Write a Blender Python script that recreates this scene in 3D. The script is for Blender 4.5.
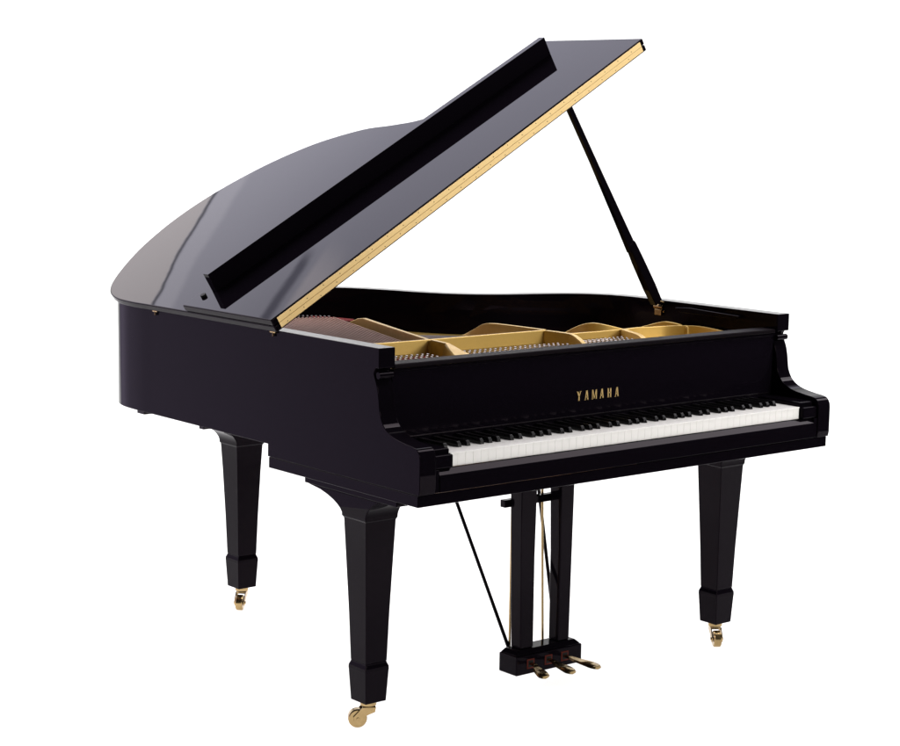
import bpy, bmesh, math, random
from mathutils import Vector, Matrix, Quaternion
random.seed(7)
S = bpy.context.scene
for o in list(bpy.data.objects): bpy.data.objects.remove(o)

# ------------------------------------------------------------------ camera
CAM = Vector((-2.7864, -3.5207, 1.5855)); YAW, PITCH, ROLL, FPX = .6846, .1383, .0141, 1939.16
fw = Vector((math.sin(YAW)*math.cos(PITCH), math.cos(YAW)*math.cos(PITCH), -math.sin(PITCH)))
rt = Vector((math.cos(YAW), -math.sin(YAW), 0)); up = rt.cross(fw)
r2 = rt*math.cos(ROLL)+up*math.sin(ROLL); u2 = -rt*math.sin(ROLL)+up*math.cos(ROLL)
cd = bpy.data.cameras.new('camera'); cam = bpy.data.objects.new('camera', cd); S.collection.objects.link(cam)
cam.matrix_world = Matrix(((r2.x, u2.x, -fw.x, CAM.x), (r2.y, u2.y, -fw.y, CAM.y), (r2.z, u2.z, -fw.z, CAM.z), (0, 0, 0, 1)))
cd.sensor_width = 36; cd.lens = FPX/900*36; cd.clip_end = 200; S.camera = cam

# ------------------------------------------------------------------ world: a dim studio, with tones and streaks painted in for the lacquer to reflect
w = bpy.data.worlds.new('World'); S.world = w; w.use_nodes = True
nt = w.node_tree; nt.nodes.clear(); N = nt.nodes.new; L = nt.links.new
def M(op, a, b=None, c=None):
    n = N('ShaderNodeMath'); n.operation = op
    for i, v in enumerate((a, b, c)):
        if v is None: continue
        if isinstance(v, (int, float)): n.inputs[i].default_value = v
        else: L(v, n.inputs[i])
    return n.outputs[0]
def SM(v, a, b):
    n = N('ShaderNodeMapRange'); n.interpolation_type = 'SMOOTHSTEP'; L(v, n.inputs[0])
    n.inputs[1].default_value = a; n.inputs[2].default_value = b; return n.outputs[0]
def MIX(f, a, b):
    n = N('ShaderNodeMix'); n.data_type = 'RGBA'; L(f, n.inputs[0])
    for i, v in ((6, a), (7, b)):
        if isinstance(v, tuple): n.inputs[i].default_value = (*v, 1)
        else: L(v, n.inputs[i])
    return n.outputs[2]
tc = N('ShaderNodeTexCoord'); sep = N('ShaderNodeSeparateXYZ'); L(tc.outputs['Generated'], sep.inputs[0])
X, Y, Z = sep.outputs
ns = N('ShaderNodeTexNoise'); ns.inputs['Scale'].default_value = 9; ns.inputs['Detail'].default_value = 2; L(tc.outputs['Generated'], ns.inputs['Vector'])
n2 = N('ShaderNodeTexNoise'); n2.inputs['Scale'].default_value = 55; n2.inputs['Detail'].default_value = 2; L(tc.outputs['Generated'], n2.inputs['Vector'])
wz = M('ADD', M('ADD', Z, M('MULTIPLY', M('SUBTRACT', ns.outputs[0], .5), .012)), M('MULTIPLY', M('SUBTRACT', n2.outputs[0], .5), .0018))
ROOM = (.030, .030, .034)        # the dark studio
SIDE_REFL = (1.25, 1.08, 1.5)           # mauve tone painted in at the left for the spine side to reflect
CEIL_REFL = (3.05, 3.02, 3.6)        # grey-blue ceiling tone, painted into the world for the lid's reflection
WARM_REFL = (5.5, 5.15, 5.25)        # warmer, brighter tone painted below it for the lid's tail to reflect
col = MIX(M('MULTIPLY', SM(Y, .1, .6), SM(X, .25, -.3)), ROOM, SIDE_REFL)
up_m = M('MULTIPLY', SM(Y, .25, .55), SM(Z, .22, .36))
zone = MIX(SM(wz, .4870, .4885), WARM_REFL, MIX(SM(wz, .495, .555), (3.8, 3.75, 4.35), CEIL_REFL))
line = M('MULTIPLY', SM(wz, .4872, .4883), SM(wz, .4894, .4883))  # dark streak painted into the world, mirrored in the lid
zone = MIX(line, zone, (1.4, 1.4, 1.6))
band = M('MULTIPLY', SM(wz, .4885, .4900), SM(wz, .4975, .4945))  # pale band beside it, painted for the lid's reflection
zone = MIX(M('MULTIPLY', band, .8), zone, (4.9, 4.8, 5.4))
l2 = M('MULTIPLY', M('MULTIPLY', SM(wz, .5312, .5335), SM(wz, .5368, .5343)), SM(X, .225, .212))  # second dark streak, painted for the folded flap to reflect
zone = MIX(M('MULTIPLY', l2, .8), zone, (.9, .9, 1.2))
l3 = M('MULTIPLY', M('MULTIPLY', SM(wz, .5368, .5395), SM(wz, .551, .544)), SM(X, .235, .205))  # pale streak next to it, also painted for the flap's reflection
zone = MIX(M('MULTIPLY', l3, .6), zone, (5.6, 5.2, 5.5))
zone = MIX(SM(Z, .635, .70), zone, (6.5, 6.2, 6.4))      # bright overhead zone, added for highlights on upturned edges
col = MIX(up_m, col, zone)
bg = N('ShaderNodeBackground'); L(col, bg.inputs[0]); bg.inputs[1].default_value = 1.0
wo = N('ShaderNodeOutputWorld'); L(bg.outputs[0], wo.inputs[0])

# ------------------------------------------------------------------ lamps
def area(name, loc, tgt, size, power, colr=(1, 1, 1)):
    d = bpy.data.lights.new(name, 'AREA'); d.shape = 'RECTANGLE'; d.size, d.size_y = size; d.energy = power; d.color = colr
    o = bpy.data.objects.new(name, d); S.collection.objects.link(o); o.location = loc
    o.rotation_euler = (Vector(tgt)-Vector(loc)).to_track_quat('-Z', 'Y').to_euler(); return o
area('key_softbox', (2.3, -3.7, 2.5), (.8, .4, .85), (1.2, 1.2), 100, (1, .97, .93))
area('top_softbox', (3.7, -.68, 3.6), (3.0, -.68, .8), (1.2, 4.6), 180, (1, .97, 1))
sd = bpy.data.lights.new('backdrop_light', 'SUN'); sd.energy = 4.5; sd.angle = math.radians(20); sd.use_shadow = False  # added shadowless lamp, linked to floor and backdrop to keep them white
so = bpy.data.objects.new('backdrop_light', sd); S.collection.objects.link(so)
so.rotation_euler = (Vector((fw.x, fw.y, -1.0))).to_track_quat('-Z', 'Y').to_euler(); so.location = (-3, -3, 5)

S.view_settings.view_transform = 'Standard'; S.view_settings.look = 'None'; S.view_settings.exposure = 0; S.view_settings.gamma = 1

# ------------------------------------------------------------------ materials
def mat(name, base, rough=.5, metal=0, spec=.5, coat=0, noise=None, bump=None, tint=None):
    m = bpy.data.materials.new(name); m.use_nodes = True; t = m.node_tree; b = t.nodes['Principled BSDF']
    b.inputs['Base Color'].default_value = (*base, 1); b.inputs['Roughness'].default_value = rough
    b.inputs['Metallic'].default_value = metal; b.inputs['Specular IOR Level'].default_value = spec
    b.inputs['Specular Tint'].default_value = (1, .78, .90, 1) if spec < .2 else (1, 1, 1, 1)
    b.inputs['Coat Weight'].default_value = coat; b.inputs['Coat Roughness'].default_value = .08
    co = t.nodes.new('ShaderNodeTexCoord')
    if noise:
        n = t.nodes.new('ShaderNodeTexNoise'); n.inputs['Scale'].default_value = noise[0]; n.inputs['Detail'].default_value = 5
        t.links.new(co.outputs['Object'], n.inputs['Vector'])
        r = t.nodes.new('ShaderNodeMapRange'); r.inputs[3].default_value = max(.002, rough-noise[1]); r.inputs[4].default_value = rough+noise[1]
        t.links.new(n.outputs[0], r.inputs[0]); t.links.new(r.outputs[0], b.inputs['Roughness'])
        if tint:
            x = t.nodes.new('ShaderNodeMix'); x.data_type = 'RGBA'; x.inputs[6].default_value = (*base, 1); x.inputs[7].default_value = (*tint, 1)
            t.links.new(n.outputs[0], x.inputs[0]); t.links.new(x.outputs[2], b.inputs['Base Color'])
    if bump:
        n = t.nodes.new('ShaderNodeTexNoise'); n.inputs['Scale'].default_value = bump[0]; n.inputs['Detail'].default_value = 3
        t.links.new(co.outputs['Object'], n.inputs['Vector'])
        u = t.nodes.new('ShaderNodeBump'); u.inputs['Strength'].default_value = bump[1]; u.inputs['Distance'].default_value = .002
        t.links.new(n.outputs[0], u.inputs['Height']); t.links.new(u.outputs[0], b.inputs['Normal'])
    return m
BLK = mat('black_lacquer', (.0030, .0022, .0036), .007, spec=.04, noise=(14, .005), bump=(5, .012))
BLKS = mat('satin_black', (.004, .0033, .004), .28, spec=.10, noise=(30, .06))
SHELF = mat('dull_satin_lacquer', (.004, .003, .004), .5, spec=.03, noise=(20, .06))  # rough and low in specular, so the shelf reflects little
FRONT = mat('fallboard_lacquer', (.0035, .0025, .0045), .09, spec=.12, noise=(9, .03))
GOLD = mat('gold_bronze_paint', (.62, .42, .12), .40, metal=.5, spec=.5, noise=(60, .08), tint=(.54, .36, .09), bump=(240, .10))
BRASS = mat('polished_brass', (.38, .275, .13), .24, metal=1, noise=(80, .08), tint=(.29, .20, .09))
HINGE = mat('hinge_brass', (.97, .73, .34), .42, metal=.45, noise=(90, .08), tint=(.90, .64, .28))
IVORY = mat('white_key_acrylic', (.88, .87, .83), .18, spec=.45)
EBONY = mat('black_key_plastic', (.005, .0045, .005), .22, spec=.2)
COPPER = mat('copper_winding', (.29, .145, .09), .5, metal=.5, noise=(200, .1), tint=(.30, .15, .10))
STEEL = mat('steel_wire', (.42, .39, .38), .4, metal=1, noise=(200, .08))
RED = mat('red_felt', (.24, .025, .022), .95, spec=.1, noise=(300, .04), tint=(.16, .02, .02))
BUSH2 = mat('tarnished_brass', (.42, .28, .10), .5, metal=.3)
BUSH = mat('worn_red_bushing', (.075, .014, .010), .9, spec=.1, noise=(300, .04), tint=(.07, .015, .01))
WOOD = mat('soundboard_spruce', (.36, .17, .07), .45, noise=(8, .08), tint=(.22, .10, .05), bump=(60, .1))
RUB = mat('black_rubber', (.006, .006, .006), .7, spec=.2)
LETTER = mat('inlaid_brass_letter', (.85, .60, .24), .35, metal=.5, noise=(300, .05))
WHITE = mat('white_studio_paper', (.90, .90, .895), 1, spec=0, noise=(3, .0))

# ------------------------------------------------------------------ helpers
def obj(name, bm, m, parent=None, bevel=.0, smooth=None, seg=2, skip=None):
    bmesh.ops.remove_doubles(bm, verts=bm.verts, dist=1e-6)
    bmesh.ops.recalc_face_normals(bm, faces=bm.faces)
    if smooth is not None:
        for f in bm.faces: f.smooth = True
        for e in bm.edges:
            if len(e.link_faces) == 2: e.smooth = e.calc_face_angle(0) < math.radians(smooth)
    if skip:
        lay = bm.edges.layers.float.new('bevel_weight_edge')
        for e in bm.edges:
            e[lay] = 1.0 if len(e.link_faces) == 2 and e.calc_face_angle(0) > math.radians(32) and not all(skip(q.co) for q in e.verts) else 0.0
    me = bpy.data.meshes.new(name); bm.to_mesh(me); bm.free()
    o = bpy.data.objects.new(name, me); S.collection.objects.link(o)
    for x in (m if isinstance(m, (list, tuple)) else [m]): me.materials.append(x)
    if parent: o.parent = parent
    if bevel:
        md = o.modifiers.new('bevel', 'BEVEL'); md.width = bevel; md.segments = seg; md.limit_method = 'WEIGHT' if skip else 'ANGLE'; md.angle_limit = math.radians(32); md.harden_normals = True
    return o
def box(bm, x0, x1, y0, y1, z0, z1, mi=0):
    v = [bm.verts.new((x, y, z)) for x in (x0, x1) for y in (y0, y1) for z in (z0, z1)]
    for q in ((0, 1, 3, 2), (4, 6, 7, 5), (0, 4, 5, 1), (2, 3, 7, 6), (0, 2, 6, 4), (1, 5, 7, 3)):
        f = bm.faces.new([v[i] for i in q]); f.material_index = mi
    return v
def prism(bm, pts, f0, f1, mi=0):
    """closed polygon pts, f0/f1 map a 2D point to the two end positions"""
    a = [bm.verts.new(f0(p)) for p in pts]; b = [bm.verts.new(f1(p)) for p in pts]; n = len(pts)
    for i in range(n):
        f = bm.faces.new((a[i], a[(i+1) % n], b[(i+1) % n], b[i])); f.material_index = mi
    for l in (a, b[::-1]):
        f = bm.faces.new(l); f.material_index = mi
    return a+b
def loft(bm, rings, cap=True, mi=0):
    R = [[bm.verts.new(p) for p in r] for r in rings]; n = len(rings[0])
    for a, b in zip(R, R[1:]):
        for i in range(n):
            f = bm.faces.new((a[i], a[(i+1) % n], b[(i+1) % n], b[i])); f.material_index = mi
    if cap:
        bm.faces.new(R[0][::-1]); bm.faces.new(R[-1])
def tube(bm, pts, r, n=10, mi=0, r1=None):
    P = [Vector(p) for p in pts]; rings = []
    for i, p in enumerate(P):
        d = (P[min(i+1, len(P)-1)]-P[max(i-1, 0)]).normalized(); q = Vector((0, 0, 1)) if abs(d.z) < .9 else Vector((1, 0, 0))
        a = d.cross(q).normalized(); b = d.cross(a); rr = r if r1 is None else r+(r1-r)*i/(len(P)-1)
        rings.append([p+rr*(math.cos(t)*a+math.sin(t)*b) for t in [2*math.pi*k/n for k in range(n)]])
    loft(bm, rings)
def spline(P, n=8, closed=False):
    out = []; k = len(P)
    for i in range(k if closed else k-1):
        g = (lambda j: P[j % k]) if closed else (lambda j: P[max(0, min(k-1, j))])
        p0, p1, p2, p3 = g(i-1), g(i), g(i+1), g(i+2)
        for s in range(n):
            t = s/n
            out.append(tuple(.5*((2*p1[c])+(p2[c]-p0[c])*t+(2*p0[c]-5*p1[c]+4*p2[c]-p3[c])*t*t+(-p0[c]+3*p1[c]-3*p2[c]+p3[c])*t**3) for c in range(len(P[0]))))
    if not closed: out.append(tuple(P[-1]))
    return out
def NB(): return bmesh.new()

# ------------------------------------------------------------------ the surface and background: white studio paper
def struct(o): o['kind'] = 'structure'; return o
cf = Vector((fw.x, fw.y, 0)).normalized(); cr = Vector((cf.y, -cf.x, 0)); c0 = Vector((CAM.x, CAM.y, 0))
def cw(a, b, z): return c0+cr*a+cf*b+Vector((0, 0, z))
bm = NB(); v = [bm.verts.new(cw(a, b, 0)) for a, b in ((-2.5, 3.4), (2.5, 3.4), (4.6, 8.2), (-3.4, 8.2))]; bm.faces.new(v)
v2 = [bm.verts.new(x.co-Vector((0, 0, .02))) for x in v]; bm.faces.new(v2[::-1])
for i in range(4): bm.faces.new((v[i], v[(i+1) % 4], v2[(i+1) % 4], v2[i]))
floor = struct(obj('floor', bm, WHITE)); 
prof = [(8.2, .0)]+[(8.2+.8*math.sin(t), .8-.8*math.cos(t)) for t in [math.pi/2*k/16 for k in range(1, 17)]]+[(9.0, 2.9)]
bm = NB()
fr = [[bm.verts.new(cw(a, b, z)) for b, z in prof] for a in (-3.4, 4.6)]
bk = [[bm.verts.new(cw(a, b+.03, z-.02)) for b, z in prof] for a in (-3.4, 4.6)]
n = len(prof)
for i in range(n-1):
    bm.faces.new((fr[0][i], fr[1][i], fr[1][i+1], fr[0][i+1])); bm.faces.new((bk[0][i], bk[0][i+1], bk[1][i+1], bk[1][i]))
    for s in (0, 1): bm.faces.new((fr[s][i], fr[s][i+1], bk[s][i+1], bk[s][i]))
bm.faces.new((fr[0][-1], fr[1][-1], bk[1][-1], bk[0][-1]))
backdrop = struct(obj('backdrop', bm, WHITE, smooth=30))
lc = bpy.data.collections.new('backdrop_light_receivers'); lc.objects.link(floor); lc.objects.link(backdrop)
so.light_linking.receiver_collection = lc
for nm in ('key_softbox', 'top_softbox'):            # light linking keeps the two softboxes off floor and backdrop
    ec = bpy.data.collections.new(nm+'_excluded'); bpy.data.objects[nm].light_linking.receiver_collection = ec
    for q in (floor, backdrop): ec.objects.link(q)
    for q in ec.collection_objects: q.light_linking.link_state = 'EXCLUDE'

# ================================================================== the piano
W = 1.478
piano = bpy.data.objects.new('grand_piano', None); S.collection.objects.link(piano)
piano['label'] = 'glossy black grand piano with its lid propped open, standing on three legs with brass casters'
piano['category'] = 'piano'
def part(name, bm, m, parent=None, **k): return obj(name, bm, m, parent or piano, **k)

# plan of the case, seen from above, spine first (x = 0) round the tail to the treble cheek (x = W)
LID_BEND = [(.955, 1.345), (.986, 1.232), (1.026, 1.125), (1.11, 1.04), (1.23, .99), (1.345, .945), (1.43, .87), (1.470, .77), (W, .68)]
PLAN_C = [(0, 1.22), (0, 1.32), (.008, 1.41), (.038, 1.485), (.11, 1.548), (.235, 1.612), (.37, 1.645), (.49, 1.648), (.60, 1.628), (.71, 1.588), (.80, 1.535), (.88, 1.463),
          (.945, 1.345), (.993, 1.225), (1.052, 1.132), (1.14, 1.065), (1.25, 1.02), (1.36, .965), (1.437, .88), (1.472, .78), (W, .68)]
plan = [(0, .64)]+spline(PLAN_C, 5)+[(W, .64)]
def offset(pl, d):
    out = []
    for i, p in enumerate(pl):
        a = Vector(pl[max(i-1, 0)]); b = Vector(pl[min(i+1, len(pl)-1)]); t = (b-a).normalized()
        out.append((p[0]+t.y*d, p[1]-t.x*d))
    return out
inner = offset(plan, .047)
bm = NB()
rings = []
for (a, b) in zip(plan, inner):
    rings.append([(a[0], a[1], .698), (a[0], a[1], 1.0), (b[0], b[1], 1.0), (b[0], b[1], .698)])
loft(bm, rings)
SEAM = lambda c: abs(c.y-.64) < 1e-4
case = part('rim', bm, BLK, bevel=.0016, smooth=28, skip=SEAM)
# arms (cheeks) with their scrolled front
sc = spline([(.178, .9485), (.183, .937), (.177, .921), (.169, .902), (.163, .875), (.157, .839), (.139, .810), (.105, .792), (.058, .783), (.026, .779), (.010, .773), (.001, .757), (0, .73)], 5)
prof = [(.64, 1.0), (.163, 1.0), (.163, .951), (.174, .951)]+sc+[(0, .68), (.003, .665), (.64, .665)]
for x0, x1 in ((0, .049), (W-.049, W)):
    bm = NB(); prism(bm, prof, lambda p: (x0, p[0], p[1]), lambda p: (x1, p[0], p[1]))
    part('arm', bm, BLK, bevel=.0016, smooth=28, skip=SEAM)
for x0 in (.0035, W-.0455):         # rounded bead under each front block
    bm = NB(); tube(bm, [(x0, .171, .9325), (x0+.042, .171, .9325)], .0085, 16); part('bead', bm, BLK, smooth=40)
# key bed and frame under the case
bm = NB(); box(bm, .0015, W-.0015, .008, .639, .635, .664); bed = part('key_bed', bm, BLK, bevel=.002)
bm = NB(); box(bm, .040, .156, .14, .530, .6095, .6345); part('leg_block', bm, BLK, bevel=.002)
bm = NB(); box(bm, W-.156, W-.040, .14, .530, .6095, .6345); part('leg_block', bm, BLK, bevel=.002)
bm = NB(); box(bm, .052, 1.426, .64, .70, .655, .75); part('belly_rail', bm, BLKS)
bm = NB()
for a, b in (((.05, .68), (.62, 1.56)), ((1.40, .68), (.62, 1.56)), ((.60, .68), (.40, 1.60))):
    d = (Vector(b)-Vector(a)).normalized()*.03; nn = (-d.y, d.x)
    prism(bm, [(a[0]-nn[0], a[1]-nn[1]), (b[0]-nn[0], b[1]-nn[1]), (b[0]+nn[0], b[1]+nn[1]), (a[0]+nn[0], a[1]+nn[1])], lambda p: (p[0], p[1], .70), lambda p: (p[0], p[1], .80))
part('frame_beam', bm, BLKS)
bm = NB(); box(bm, .004, .03, .962, .985, .690, .6975); part('foot_block', bm, BLKS, bevel=.001)
bm = NB(); box(bm, .004, .03, 1.28, 1.32, .689, .6975); part('foot_block', bm, BLKS, bevel=.001)
# soundboard
bm = NB(); ip = offset(plan, .045)
vv = [bm.verts.new((a, b, .858)) for a, b in ip]; bm.faces.new(vv); vv2 = [bm.verts.new((a, b, .848)) for a, b in ip]; bm.faces.new(vv2[::-1])
part('soundboard', bm, WOOD)

# key slip, key blocks
bm = NB(); prism(bm, [(.001, .667), (.001, .7035), (.004, .708), (.016, .721), (.020, .721), (.020, .667)], lambda p: (.063, p[0], p[1]), lambda p: (W-.063, p[0], p[1]))
part('key_slip', bm, BLK, bevel=.0012)
for x0, x1 in ((.0495, .1075), (W-.1075, W-.0495)):
    bm = NB(); box(bm, x0, x1, .0215, .172, .722, .768); box(bm, min(x0+.0015, x1), x1, .0065, .0215, .722, .755)
    part('key_block', bm, BLK, bevel=.004, seg=3)
bm = NB(); box(bm, .0495, .0625, .004, .04, .667, .721); part('end_block', bm, BLK, bevel=.001)
bm = NB(); box(bm, W-.0625, W-.0495, .004, .04, .667, .721); part('end_block', bm, BLK, bevel=.001)
# keys
KX0 = .1085; pit = (W-2*KX0)/52
def key_white():
    bm = NB(); box(bm, 0, pit-.0003, .021, .172, .722, .7555); box(bm, 0, pit-.0003, .0195, .0215, .752, .7555); return bm
me0 = None
for i in range(52):
    if me0 is None:
        o = part('white_key', key_white(), IVORY, bevel=.0005, seg=2); me0 = o
    else:
        o = me0.copy(); S.collection.objects.link(o); o.parent = piano
    o.location = (KX0+i*pit, 0, -random.random()*.0003)
LET = 'ABCDEFG'; b0 = None
for i in range(51):
    if LET[i % 7] in 'ACDFG':
        sh = {'C': -.0022, 'D': .0022, 'F': -.003, 'G': 0, 'A': .003}[LET[i % 7]]
        if b0 is None:
            bm = NB(); loft(bm, [[(-.0062, .068, .750), (.0062, .068, .750), (.0062, .172, .750), (-.0062, .172, .750)],
                                 [(-.0056, .0715, .762), (.0056, .0715, .762), (.0056, .172, .762), (-.0056, .172, .762)],
                                 [(-.0050, .0765, .7690), (.0050, .0765, .7690), (.0050, .172, .7690), (-.0050, .172, .7690)]])
            o = b0 = part('black_key', bm, EBONY, bevel=.0012)
        else: o = b0.copy(); S.collection.objects.link(o); o.parent = piano
        o.location = (KX0+(i+1)*pit+sh, 0, 0)
# fallboard standing open, its felt strip and the lettering
bm = NB(); box(bm, .0505, W-.0505, .1760, .192, .757, .944); fb = part('fallboard', bm, FRONT, bevel=.0015)
bm = NB(); tube(bm, [(.06, .1755, .7735), (W-.06, .1755, .7735)], .0018, 8); part('fallboard_hinge', bm, BLKS, fb)
bm = NB()
def stroke(x, a, b, wd):  # slanted bar in letter space
    (ax, az), (bx, bz) = a, b; h = wd/2
    prism(bm, [(x+ax-h, az), (x+ax+h, az), (x+bx+h, bz), (x+bx-h, bz)], lambda p: (p[0], .1764, p[1]), lambda p: (p[0], .1752, p[1]))
def letter(ch, x, z, w_, h):
    t, T = .0024, .0042
    if ch == 'A':
        stroke(x, (.001, z), (w_/2-.001, z+h), t); stroke(x, (w_-.002, z), (w_/2+.0005, z+h), T); stroke(x, (w_/2, z+h*.28), (w_/2, z+h*.36), w_*.55)
        for sx in (.001, w_-.002): stroke(x, (sx, z), (sx, z+.0016), .0048)
    if ch == 'Y':
        stroke(x, (w_/2, z), (w_/2, z+h*.5), T); stroke(x, (w_/2, z+h*.45), (.0015, z+h), T); stroke(x, (w_/2+.0008, z+h*.45), (w_-.001, z+h), t)
        stroke(x, (w_/2, z), (w_/2, z+.0016), .0062)
        for sx in (.001, w_-.001): stroke(x, (sx, z+h-.0016), (sx, z+h), .0048)
    if ch == 'M':
        x -= .0016; w_ = w_*1.25; t, T = .0020, .0034
        stroke(x, (.001, z), (.001, z+h), t); stroke(x, (w_-.001, z), (w_-.001, z+h), T); stroke(x, (w_/2, z+.002), (.0022, z+h), T*.75); stroke(x, (w_/2, z+.002), (w_-.002, z+h), t)
        for sx in (.001, w_-.001): stroke(x, (sx, z), (sx, z+.0016), .0048)
    if ch == 'H':
        stroke(x, (.002, z), (.002, z+h), T); stroke(x, (w_-.002, z), (w_-.002, z+h), T); stroke(x, (w_/2, z+h*.46), (w_/2, z+h*.56), w_*.8)
        for sx in (.002, w_-.002):
            for zz in (z, z+h-.0016): stroke(x, (sx, zz), (sx, zz+.0016), .0056)
for i, ch in enumerate('YAMAHA'): letter(ch, .6640+i*.0276, .8130, .0130, .0260)
part('lettering', bm, LETTER, fb)
# music shelf rail
bm = NB(); box(bm, .0505, W-.0505, .1675, .222, .9455, .9575); rail = part('music_shelf', bm, SHELF, bevel=.0035, seg=3)
bm = NB(); box(bm, .0505, W-.0505, .171, .176, .938, .9445); part('shelf_moulding', bm, BLK, rail, bevel=.001)

# ---------------- cast plate, its web and struts
bm = NB()
box(bm, .05, W-.05, .225, .60, .895, .903)                                  # tuning pin field
part('pin_block_plate', bm, GOLD)
bm = NB()   # plate behind the web: a strip following the rim, bass hitch-pin panel
inn = offset(plan, .050); inn2 = offset(plan, .135)
m_ = len(plan)
for i in range(1, m_-2):
    a, b, c, d = inn[i], inn[i+1], inn2[i+1], inn2[i]
    v = [bm.verts.new((p[0], p[1], .874)) for p in (a, b, c, d)]; bm.faces.new(v)
    v = [bm.verts.new((p[0], p[1], .866)) for p in (a, b, c, d)]; bm.faces.new(v[::-1])
plate = part('iron_plate', bm, GOLD)
def web(name, pts, th=.010, zb=.902):
    """upright wall with top heights: pts = (x, y, ztop)"""
    bm = NB(); rings = []
    for i, (x, y, z) in enumerate(pts):
        a = Vector(pts[max(0, i-1)][:2]); b = Vector(pts[min(len(pts)-1, i+1)][:2]); t = (b-a).normalized(); nx, ny = -t.y*th/2, t.x*th/2
        rings.append([(x-nx*1.4, y-ny*1.4, zb), (x-nx, y-ny, z), (x+nx, y+ny, z), (x+nx*1.4, y+ny*1.4, zb)])
    loft(bm, rings); return part(name, bm, GOLD, plate, bevel=.0018, smooth=30)
web('plate_web', spline([(.055, .60, .946), (.25, .585, .948), (.46, .563, .950), (.88, .558, .950)], 4)+[(.93, .558, .944), (.97, .558, .934), (1.10, .557, .933), (1.21, .556, .934), (1.25, .55, .936)]
    + spline([(1.29, .54, .936), (1.34, .525, .937), (1.38, .49, .939), (1.405, .44, .940), (1.41, .36, .935), (1.40, .29, .925)], 4))
def strut(back, front, th=.012):
    web('plate_strut', back, th)
    if front: web('plate_strut', front, th*1.2)
strut([(.472, .568, .950), (.56, .85, .9505), (.632, 1.07, .9505), (.640, 1.11, .945), (.643, 1.15, .932), (.645, 1.19, .912)], [(.474, .55, .950), (.466, .475, .949)])
bm = NB(); loft(bm, [[(.448, .482, .904), (.486, .478, .904), (.474, .476, .9490), (.459, .478, .9490)],
                     [(.425, .42, .904), (.484, .41, .904), (.462, .41, .938), (.428, .42, .938)],
                     [(.395, .35, .904), (.486, .33, .904), (.470, .325, .918), (.400, .345, .918)]])
part('plate_strut', bm, GOLD, plate, bevel=.004, seg=3, smooth=40)
strut(spline([(.895, .565, .950), (.886, .68, .950), (.878, .77, .949), (.876, .81, .943), (.874, .85, .924), (.872, .90, .900)], 4),
      spline([(.886, .55, .950), (.898, .49, .949), (.902, .45, .946), (.890, .40, .932), (.875, .35, .912)], 4))
strut(spline([(1.20, .56, .934), (1.14, .585, .949), (1.118, .615, .9505), (1.112, .66, .937), (1.105, .71, .912)], 4),
      spline([(1.19, .55, .935), (1.165, .50, .936), (1.145, .43, .932), (1.12, .38, .918)], 4))
strut(spline([(1.385, .50, .940), (1.376, .53, .945), (1.365, .56, .945), (1.352, .61, .930), (1.33, .67, .91)], 4), None)
bm = NB(); box(bm, .05, .42, .62, .66, .904, .912); box(bm, .05, .30, .70, 1.15, .904, .910); part('plate_flange', bm, GOLD, plate, bevel=.003)
for x in (.473, .887, 1.205, 1.388):
    yy, zz = {.473: (.556, .9485), .887: (.550, .949), 1.205: (.549, .934), 1.388: (.478, .938)}[x]
    bm = NB(); loft(bm, [[(x-.011, yy-.012, .903), (x+.011, yy-.012, .903), (x+.011, yy+.004, .903), (x-.011, yy+.004, .903)], [(x-.007, yy-.006, zz), (x+.007, yy-.006, zz), (x+.007, yy+.004, zz), (x-.007, yy+.004, zz)]])
    part('plate_rib', bm, GOLD, plate, bevel=.003)
# bass and treble bridges
bm = NB(); br = spline([(.42, 1.22), (.52, 1.20), (.62, 1.15), (.72, 1.06)], 5)
loft(bm, [[(x-.01, y-.012, .866), (x-.008, y-.01, .90), (x+.008, y+.01, .90), (x+.01, y+.012, .866)] for x, y in br]); part('bridge', bm, WOOD)
# copper wound bass strings (one object each), crossing over the treble strings
for i in range(34):
    f = i/33; a = Vector((.075+.36*f, .60, .934)); b = Vector((.27+.37*f, 1.40-.16*f, .936))
    bm = NB(); tube(bm, [a, b], .0030-.0012*f, 6); part('bass_string', bm, COPPER)
for i in range(14):                                                   # bass hitch pins in a row
    f = i/13; bm = NB(); x, y = .50+.13*f, 1.36-.11*f
    tube(bm, [(x, y, .90), (x, y, .9405)], .0034, 8); part('hitch_pin', bm, STEEL)
bm = NB(); loft(bm, [[(x-.02, y-.02, .9295), (x-.02, y-.02, .9335), (x+.02, y+.02, .9335), (x+.02, y+.02, .9295)] for x, y in ((.60, 1.31), (.64, 1.235), (.66, 1.17))]); part('stringing_felt', bm, RED)
bm = NB()
for i in range(150):
    f = i/149; x0 = .10+1.28*f; x1 = x0+.24*(1-f)*.6; y1 = 1.48-1.0*f**.8
    y1 = max(.66, min(y1, 1.5)); x1 = x1*.86
    tube(bm, [(x0, .60, .9175), (x1, y1, .912)], .0006, 4)
tr = part('treble_strings', bm, STEEL); tr['kind'] = 'stuff'
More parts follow.
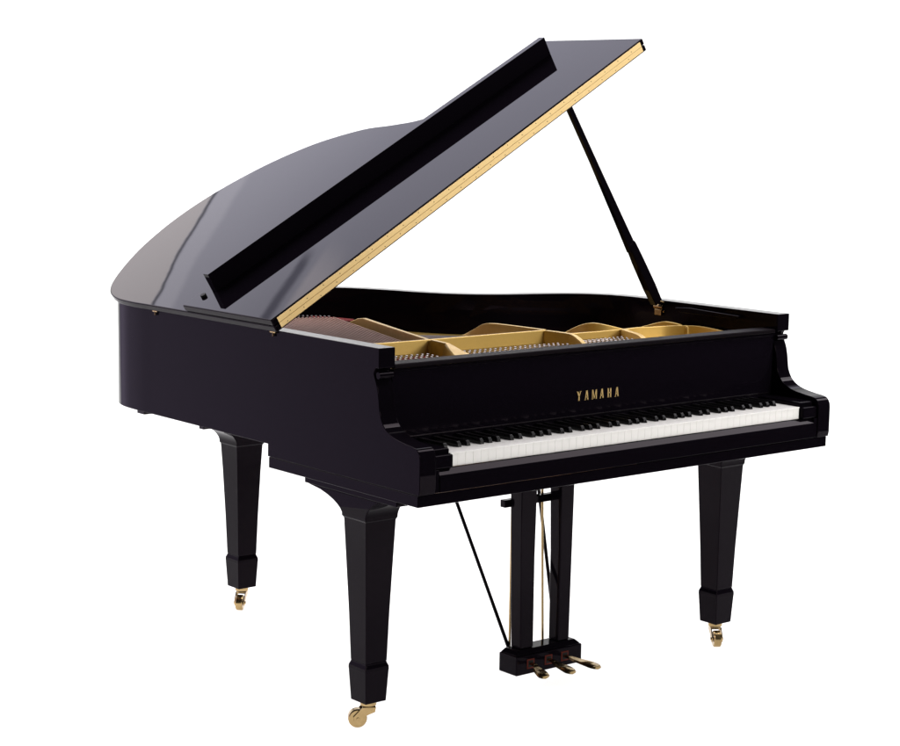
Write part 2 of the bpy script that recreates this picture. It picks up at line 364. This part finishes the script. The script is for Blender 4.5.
# tuning pins: near rows as parts
pins = []
for r_ in range(3):
    for i in range(76):
        x = .09+i*(1.30/75)+.005*r_; 
        if x > 1.2 or .40 < x < .50 or .86 < x < .91 or 1.11 < x < 1.2: continue
        pins.append((x, .415+.026*r_+.01*math.sin(x*6)))
p0 = None; far = NB()
for k, (x, y) in enumerate(pins):
    if k < 100:
        if p0 is None:
            bm = NB(); tube(bm, [(0, 0, .902), (0, -.004, .926)], .0034, 8); p0 = o = part('tuning_pin', bm, STEEL)
        else: o = p0.copy(); S.collection.objects.link(o); o.parent = piano
        o.location = (x, y, 0)
    else: tube(far, [(x, y, .902), (x, y-.004, .926)], .0034, 6)
o = part('tuning_pins', far, STEEL); o['kind'] = 'stuff'
bm = NB()
for k, (x, y) in enumerate(pins):
    tube(bm, [(x, y+.004, .912), (x+.01, .565, .914)], .0006, 4)
o = part('string_ends', bm, STEEL); o['kind'] = 'stuff'
bm = NB(); box(bm, .06, .42, .49, .52, .904, .913); part('understring_felt', bm, RED)

# ---------------- lid, folded front flap, hinge and lip
TH = math.radians(30); C_, S_ = math.cos(TH), math.sin(TH); LZ = 1.0025
def LID(u, y, h): return Vector((u*C_-h*S_, y, LZ+u*S_+h*C_))
k_ = [i for i, q in enumerate(PLAN_C) if q[0] == .945][0]
lo = offset([(0, .64)]+spline(PLAN_C[:k_]+LID_BEND, 5)+[(W, .64)], -.012)
out = [(-.012, .583)]+[p for p in lo if p[1] > .66]+[(1.490, .583)]
def slab(bm, pts, h0, h1): prism(bm, pts, lambda p: LID(p[0], p[1], h0), lambda p: LID(p[0], p[1], h1))
bm = NB(); slab(bm, out, .0, .0185); lid = part('lid', bm, BLK, bevel=.0035, seg=3, smooth=28)
FY = 1.013
fo = [(-.012, .583), (-.012, FY), (1.478, FY), (1.490, FY-.012), (1.490, .583)]
bm = NB(); slab(bm, fo, .0200, .0385); flap = part('lid_flap', bm, BLK, bevel=.003, seg=3)
bm = NB()
def lb(bm, u0, u1, y0, y1, h0, h1):
    v = [bm.verts.new(LID(u, y, h)) for u in (u0, u1) for y in (y0, y1) for h in (h0, h1)]
    for q in ((0, 1, 3, 2), (4, 6, 7, 5), (0, 4, 5, 1), (2, 3, 7, 6), (0, 2, 6, 4), (1, 5, 7, 3)): bm.faces.new([v[i] for i in q])
LIPH = .0945
def lipy(u): return .945-.048*(u-.069)/1.33
for (u0, u1) in ((.066, 1.402),):
    pts = [(u0, .0387), (u0-.001, LIPH), (u1+.001, LIPH), (u1, .0387)]
    prism(bm, pts, lambda p: LID(p[0], lipy(p[0]), p[1]), lambda p: LID(p[0], lipy(p[0])+.024, p[1]))
lip = part('lid_lip', bm, BLK, flap, bevel=.0008)
bm = NB()
tube(bm, [LID(.038, .972, .0385), LID(.038, .972, .046)], .0085, 14); part('rubber_bumper', bm, RUB, flap, bevel=.001)
bm = NB()
tube(bm, [LID(1.30, .972, .0385), LID(1.30, .972, .046)], .0085, 14); part('rubber_bumper', bm, RUB, flap, bevel=.001)
bm = NB(); lb(bm, .006, 1.474, .5810, .5827, .0202, .0345); part('hinge_leaf', bm, HINGE, lid, bevel=.0004)
bm = NB(); lb(bm, .006, 1.474, .5810, .5827, .0045, .0184); part('hinge_leaf', bm, HINGE, lid, bevel=.0004)
bm = NB(); tube(bm, [LID(.006, .5822, .0193), LID(1.474, .5822, .0193)], .0012, 10); part('hinge_knuckle', bm, BUSH2, lid, smooth=40)
bm = NB()
us = [.03+.06*k for k in range(24)]
for k, u in enumerate(us):
    for h in ((.0095, .029) if k % 2 == 0 else (.0125, .0265)):
        tube(bm, [LID(u+(.02 if h > .02 else 0), .5812, h), LID(u+(.02 if h > .02 else 0), .5806, h)], .0013, 8)
part('hinge_screws', bm, BLKS, lid)
# lid hinge pins on the spine
for y in (.61, 1.20):
    bm = NB(); tube(bm, [(-.004, y-.012, .9955), (-.004, y+.012, .9955)], .0028, 10); tube(bm, [(-.004, y, .984), (-.004, y, .996)], .003, 8); part('spine_hinge', bm, BRASS)

# ---------------- prop stick
pb, pt = Vector((1.418, .640, .992)), Vector((1.175*C_, .625, LZ+1.175*S_-.002)); d = (pt-pb); ln = d.length; d.normalize()
sy = Vector((0, 1, 0)); sx = d.cross(sy).normalized(); sy = sx.cross(d)
def stick(rings):
    bm = NB(); loft(bm, [[pb+d*t+sx*(c+a*wx)+sy*b*wy for a, b in ((-1, -1), (1, -1), (1, 1), (-1, 1))] for t, c, wx, wy in rings]); return bm
ps = part('prop_stick', stick([(0, 0, .015, .013), (.06, 0, .0175, .013), (.16, 0, .0165, .012), (.21, -.001, .0145, .011), (.225, -.002, .0125, .010)]), BLK, bevel=.003)
part('prop_rod', stick([(.20, .003, .0150, .0092), (.30, .002, .0128, .0088), (.52, .0, .0088, .008), (ln, 0, .0082, .0075)]), BLK, ps, bevel=.002)
bm = NB(); tube(bm, [pb+Vector((.012, -.018, -.012)), pb+Vector((.012, .018, -.012))], .008, 12); box(bm, 1.420, 1.4305, .622, .65, .955, .972)
tube(bm, [pb+Vector((-.004, -.02, .006)), pb+Vector((.016, -.024, .0)), pb+Vector((.02, -.026, -.018)), pb+Vector((.004, -.026, -.026))], .0022, 8)
part('prop_bracket', bm, BRASS, ps, bevel=.001)
bm = NB(); prism(bm, [(.30, .978), (.34, .972), (.54, .972), (.56, .985), (.50, .989), (.30, .983)], lambda p: (1.414, p[0], p[1]), lambda p: (1.4285, p[0], p[1])); part('short_prop', bm, BLK, bevel=.002)

# ---------------- legs
def leg(cx, cy, axis, zt, fb_, ff, casdir):
    """tapered square leg: flare along axis 'y' (fb_ back, ff front) or 'x'"""
    bm = NB()
    def ring(z, h, ex0=0, ex1=0, h2=None):
        h2 = h if h2 is None else h2
        if axis == 'y': return [(cx-h2, cy-h-ex0, z), (cx+h2, cy-h-ex0, z), (cx+h2, cy+h+ex1, z), (cx-h2, cy+h+ex1, z)]
        return [(cx-h-ex0, cy-h2, z), (cx+h+ex1, cy-h2, z), (cx+h+ex1, cy+h2, z), (cx-h-ex0, cy+h2, z)]
    K = .546 if axis == 'y' else .526
    R = [ring(.175, .0335), ring(.30, .0375), ring(.44, .0432), ring(K-.003, .0475), ring(K, .0482)]
    R += [ring(K+.003, .0495, .001, .003, .0510)]
    for t in (.15, .3, .45, .6, .75, .88, 1):
        e = (1-math.sqrt(max(0, 1-t**2)))*.55+t*t*.45
        R.append(ring(K+.003+(zt-K-.0035)*t, .0495, ff*e, fb_*e, .0515))
    loft(bm, R)
    name = 'leg'
    lg = part(name, bm, BLK, bevel=.0025, smooth=25)
    bm = NB(); loft(bm, [ring(.070, .0325), ring(.150, .0370), ring(.155, .0375), ring(.163, .0372), ring(.172, .0335), ring(.1755, .0330)])
    part('leg_foot', bm, BLK, lg, bevel=.002)
    if axis == 'x':
        bm = NB(); box(bm, cx-.14, cx+.13, cy-.055, cy+.055, zt+.0005, .70); part('leg_block', bm, BLK, lg, bevel=.002)
    # caster
    cz = .0245; dv = Vector((math.cos(casdir), math.sin(casdir), 0)); ax = Vector((-dv.y, dv.x, 0)); o0 = Vector((cx, cy, 0)); wc = o0+dv*.028+Vector((0, 0, cz))
    bm = NB()
    def disc(c, r, hw, n=28, rim=.003):
        rings = []
        for s, rr in ((-hw, r-rim), (-hw+rim, r), (hw-rim, r), (hw, r-rim)):
            rings.append([c+ax*s+rr*(math.cos(t)*dv+math.sin(t)*Vector((0, 0, 1))) for t in [2*math.pi*k/n for k in range(n)]])
        loft(bm, rings)
    disc(wc, .0245, .0115); part('caster_wheel', bm, BRASS, lg, smooth=40)
    bm = NB()
    tube(bm, [o0+Vector((0, 0, .058)), o0+Vector((0, 0, .0702))], .021, 20); tube(bm, [o0+Vector((0, 0, .053)), o0+Vector((0, 0, .0585))], .012, 14)
    for s in (-1, 1):
        q = [(-.018, .0545), (.016, .0545), (.040, .030), (.038, .018), (.030, .014), (.020, .017), (.008, .032), (-.016, .042)]
        prism(bm, q, lambda p: o0+dv*p[0]+ax*s*.0135+Vector((0, 0, p[1])), lambda p: o0+dv*p[0]+ax*s*.0165+Vector((0, 0, p[1])))
    prism(bm, [(-.018, .049), (-.018, .0545), (.016, .0545), (.016, .049)], lambda p: o0+dv*p[0]-ax*.0135+Vector((0, 0, p[1])), lambda p: o0+dv*p[0]+ax*.0135+Vector((0, 0, p[1])))
    tube(bm, [wc-ax*.019, wc+ax*.019], .0045, 10)
    part('caster_fork', bm, BRASS, lg, bevel=.0012, smooth=35)
leg(.096, .322, 'y', .609, .155, .065, math.radians(150))
leg(1.382, .322, 'y', .609, .155, .065, math.radians(235))
leg(.478, 1.500, 'x', .590, .06, .075, math.radians(225))

# ---------------- pedal lyre
bm = NB()
box(bm, .617, .861, .343, .418, .031, .086); lyre = part('pedal_box', bm, BLK, bevel=.004)
bm = NB(); loft(bm, [[(.620, .347, .0862), (.858, .347, .0862), (.858, .415, .0862), (.620, .415, .0862)], [(.632, .358, .098), (.846, .358, .098), (.846, .408, .098), (.632, .408, .098)]])
part('box_top', bm, BLK, lyre, bevel=.002)
for xa, xb, xc, xd in ((.640, .699, .648, .696), (.786, .838, .788, .830)):
    bm = NB(); loft(bm, [[(xc, .364, .0982), (xd, .364, .0982), (xd, .404, .0982), (xc, .404, .0982)], [(xa+.004, .363, .35), (xb-.004, .363, .35), (xb-.004, .407, .35), (xa+.004, .407, .35)], [(xa, .361, .634), (xb, .361, .634), (xb, .411, .634), (xa, .411, .634)]])
    part('lyre_post', bm, BLK, bevel=.003)
bm = NB(); box(bm, .624, .868, .4115, .432, .490, .511); part('lyre_crossbar', bm, BLK, bevel=.002)
bm = NB(); box(bm, .60, .88, .345, .44, .619, .6348); part('lyre_block', bm, BLK, bevel=.003)
for a, b in (((.660, .425, .085), (.660, .79, .66)), ((.835, .425, .085), (.800, .50, .66))):
    bm = NB(); tube(bm, [a, b], .0052, 10); part('lyre_brace', bm, BLKS, smooth=50)
for (a, b) in (((.668, .432, .075), (.668, .432, .62)), ((.730, .432, .075), (.730, .432, .62)), ((.792, .432, .075), (.776, .432, .62))):
    bm = NB(); tube(bm, [a, b], .0036, 10); part('pedal_rod', bm, BRASS, smooth=50)
for k, (x, dx, ln_) in enumerate(((.668, -.022, .088), (.734, .0, .100), (.795, .026, .108))):
    bm = NB(); box(bm, x-.0135, x+.0135, .3415, .3435, .047, .074); box(bm, x-.009, x+.009, .3408, .342, .051, .070, 1)
    part('pedal_slot', bm, [BUSH, RUB], lyre)
    bm = NB(); cs = spline([(0, .36, .059, .0065), (0, .33, .059, .0065), (.1, .318, .0575, .0085), (.4, .343-ln_*.40, .0540, .0135), (.75, .343-ln_*.72, .0510, .0200), (.97, .343-ln_*.92, .0475, .0195), (1.04, .343-ln_, .0450, .0110)], 4)
    loft(bm, [[(x+dx*q[0]-q[3], q[1], q[2]-.0035), (x+dx*q[0]-q[3]*.75, q[1], q[2]+.0022), (x+dx*q[0]+q[3]*.75, q[1], q[2]+.0022), (x+dx*q[0]+q[3], q[1], q[2]-.0035), (x+dx*q[0], q[1], q[2]-.006)] for q in cs])
    bmesh.ops.translate(bm, vec=(0, 0, .003), verts=bm.verts); part('pedal', bm, BRASS, smooth=50)

S.render.engine = 'CYCLES'
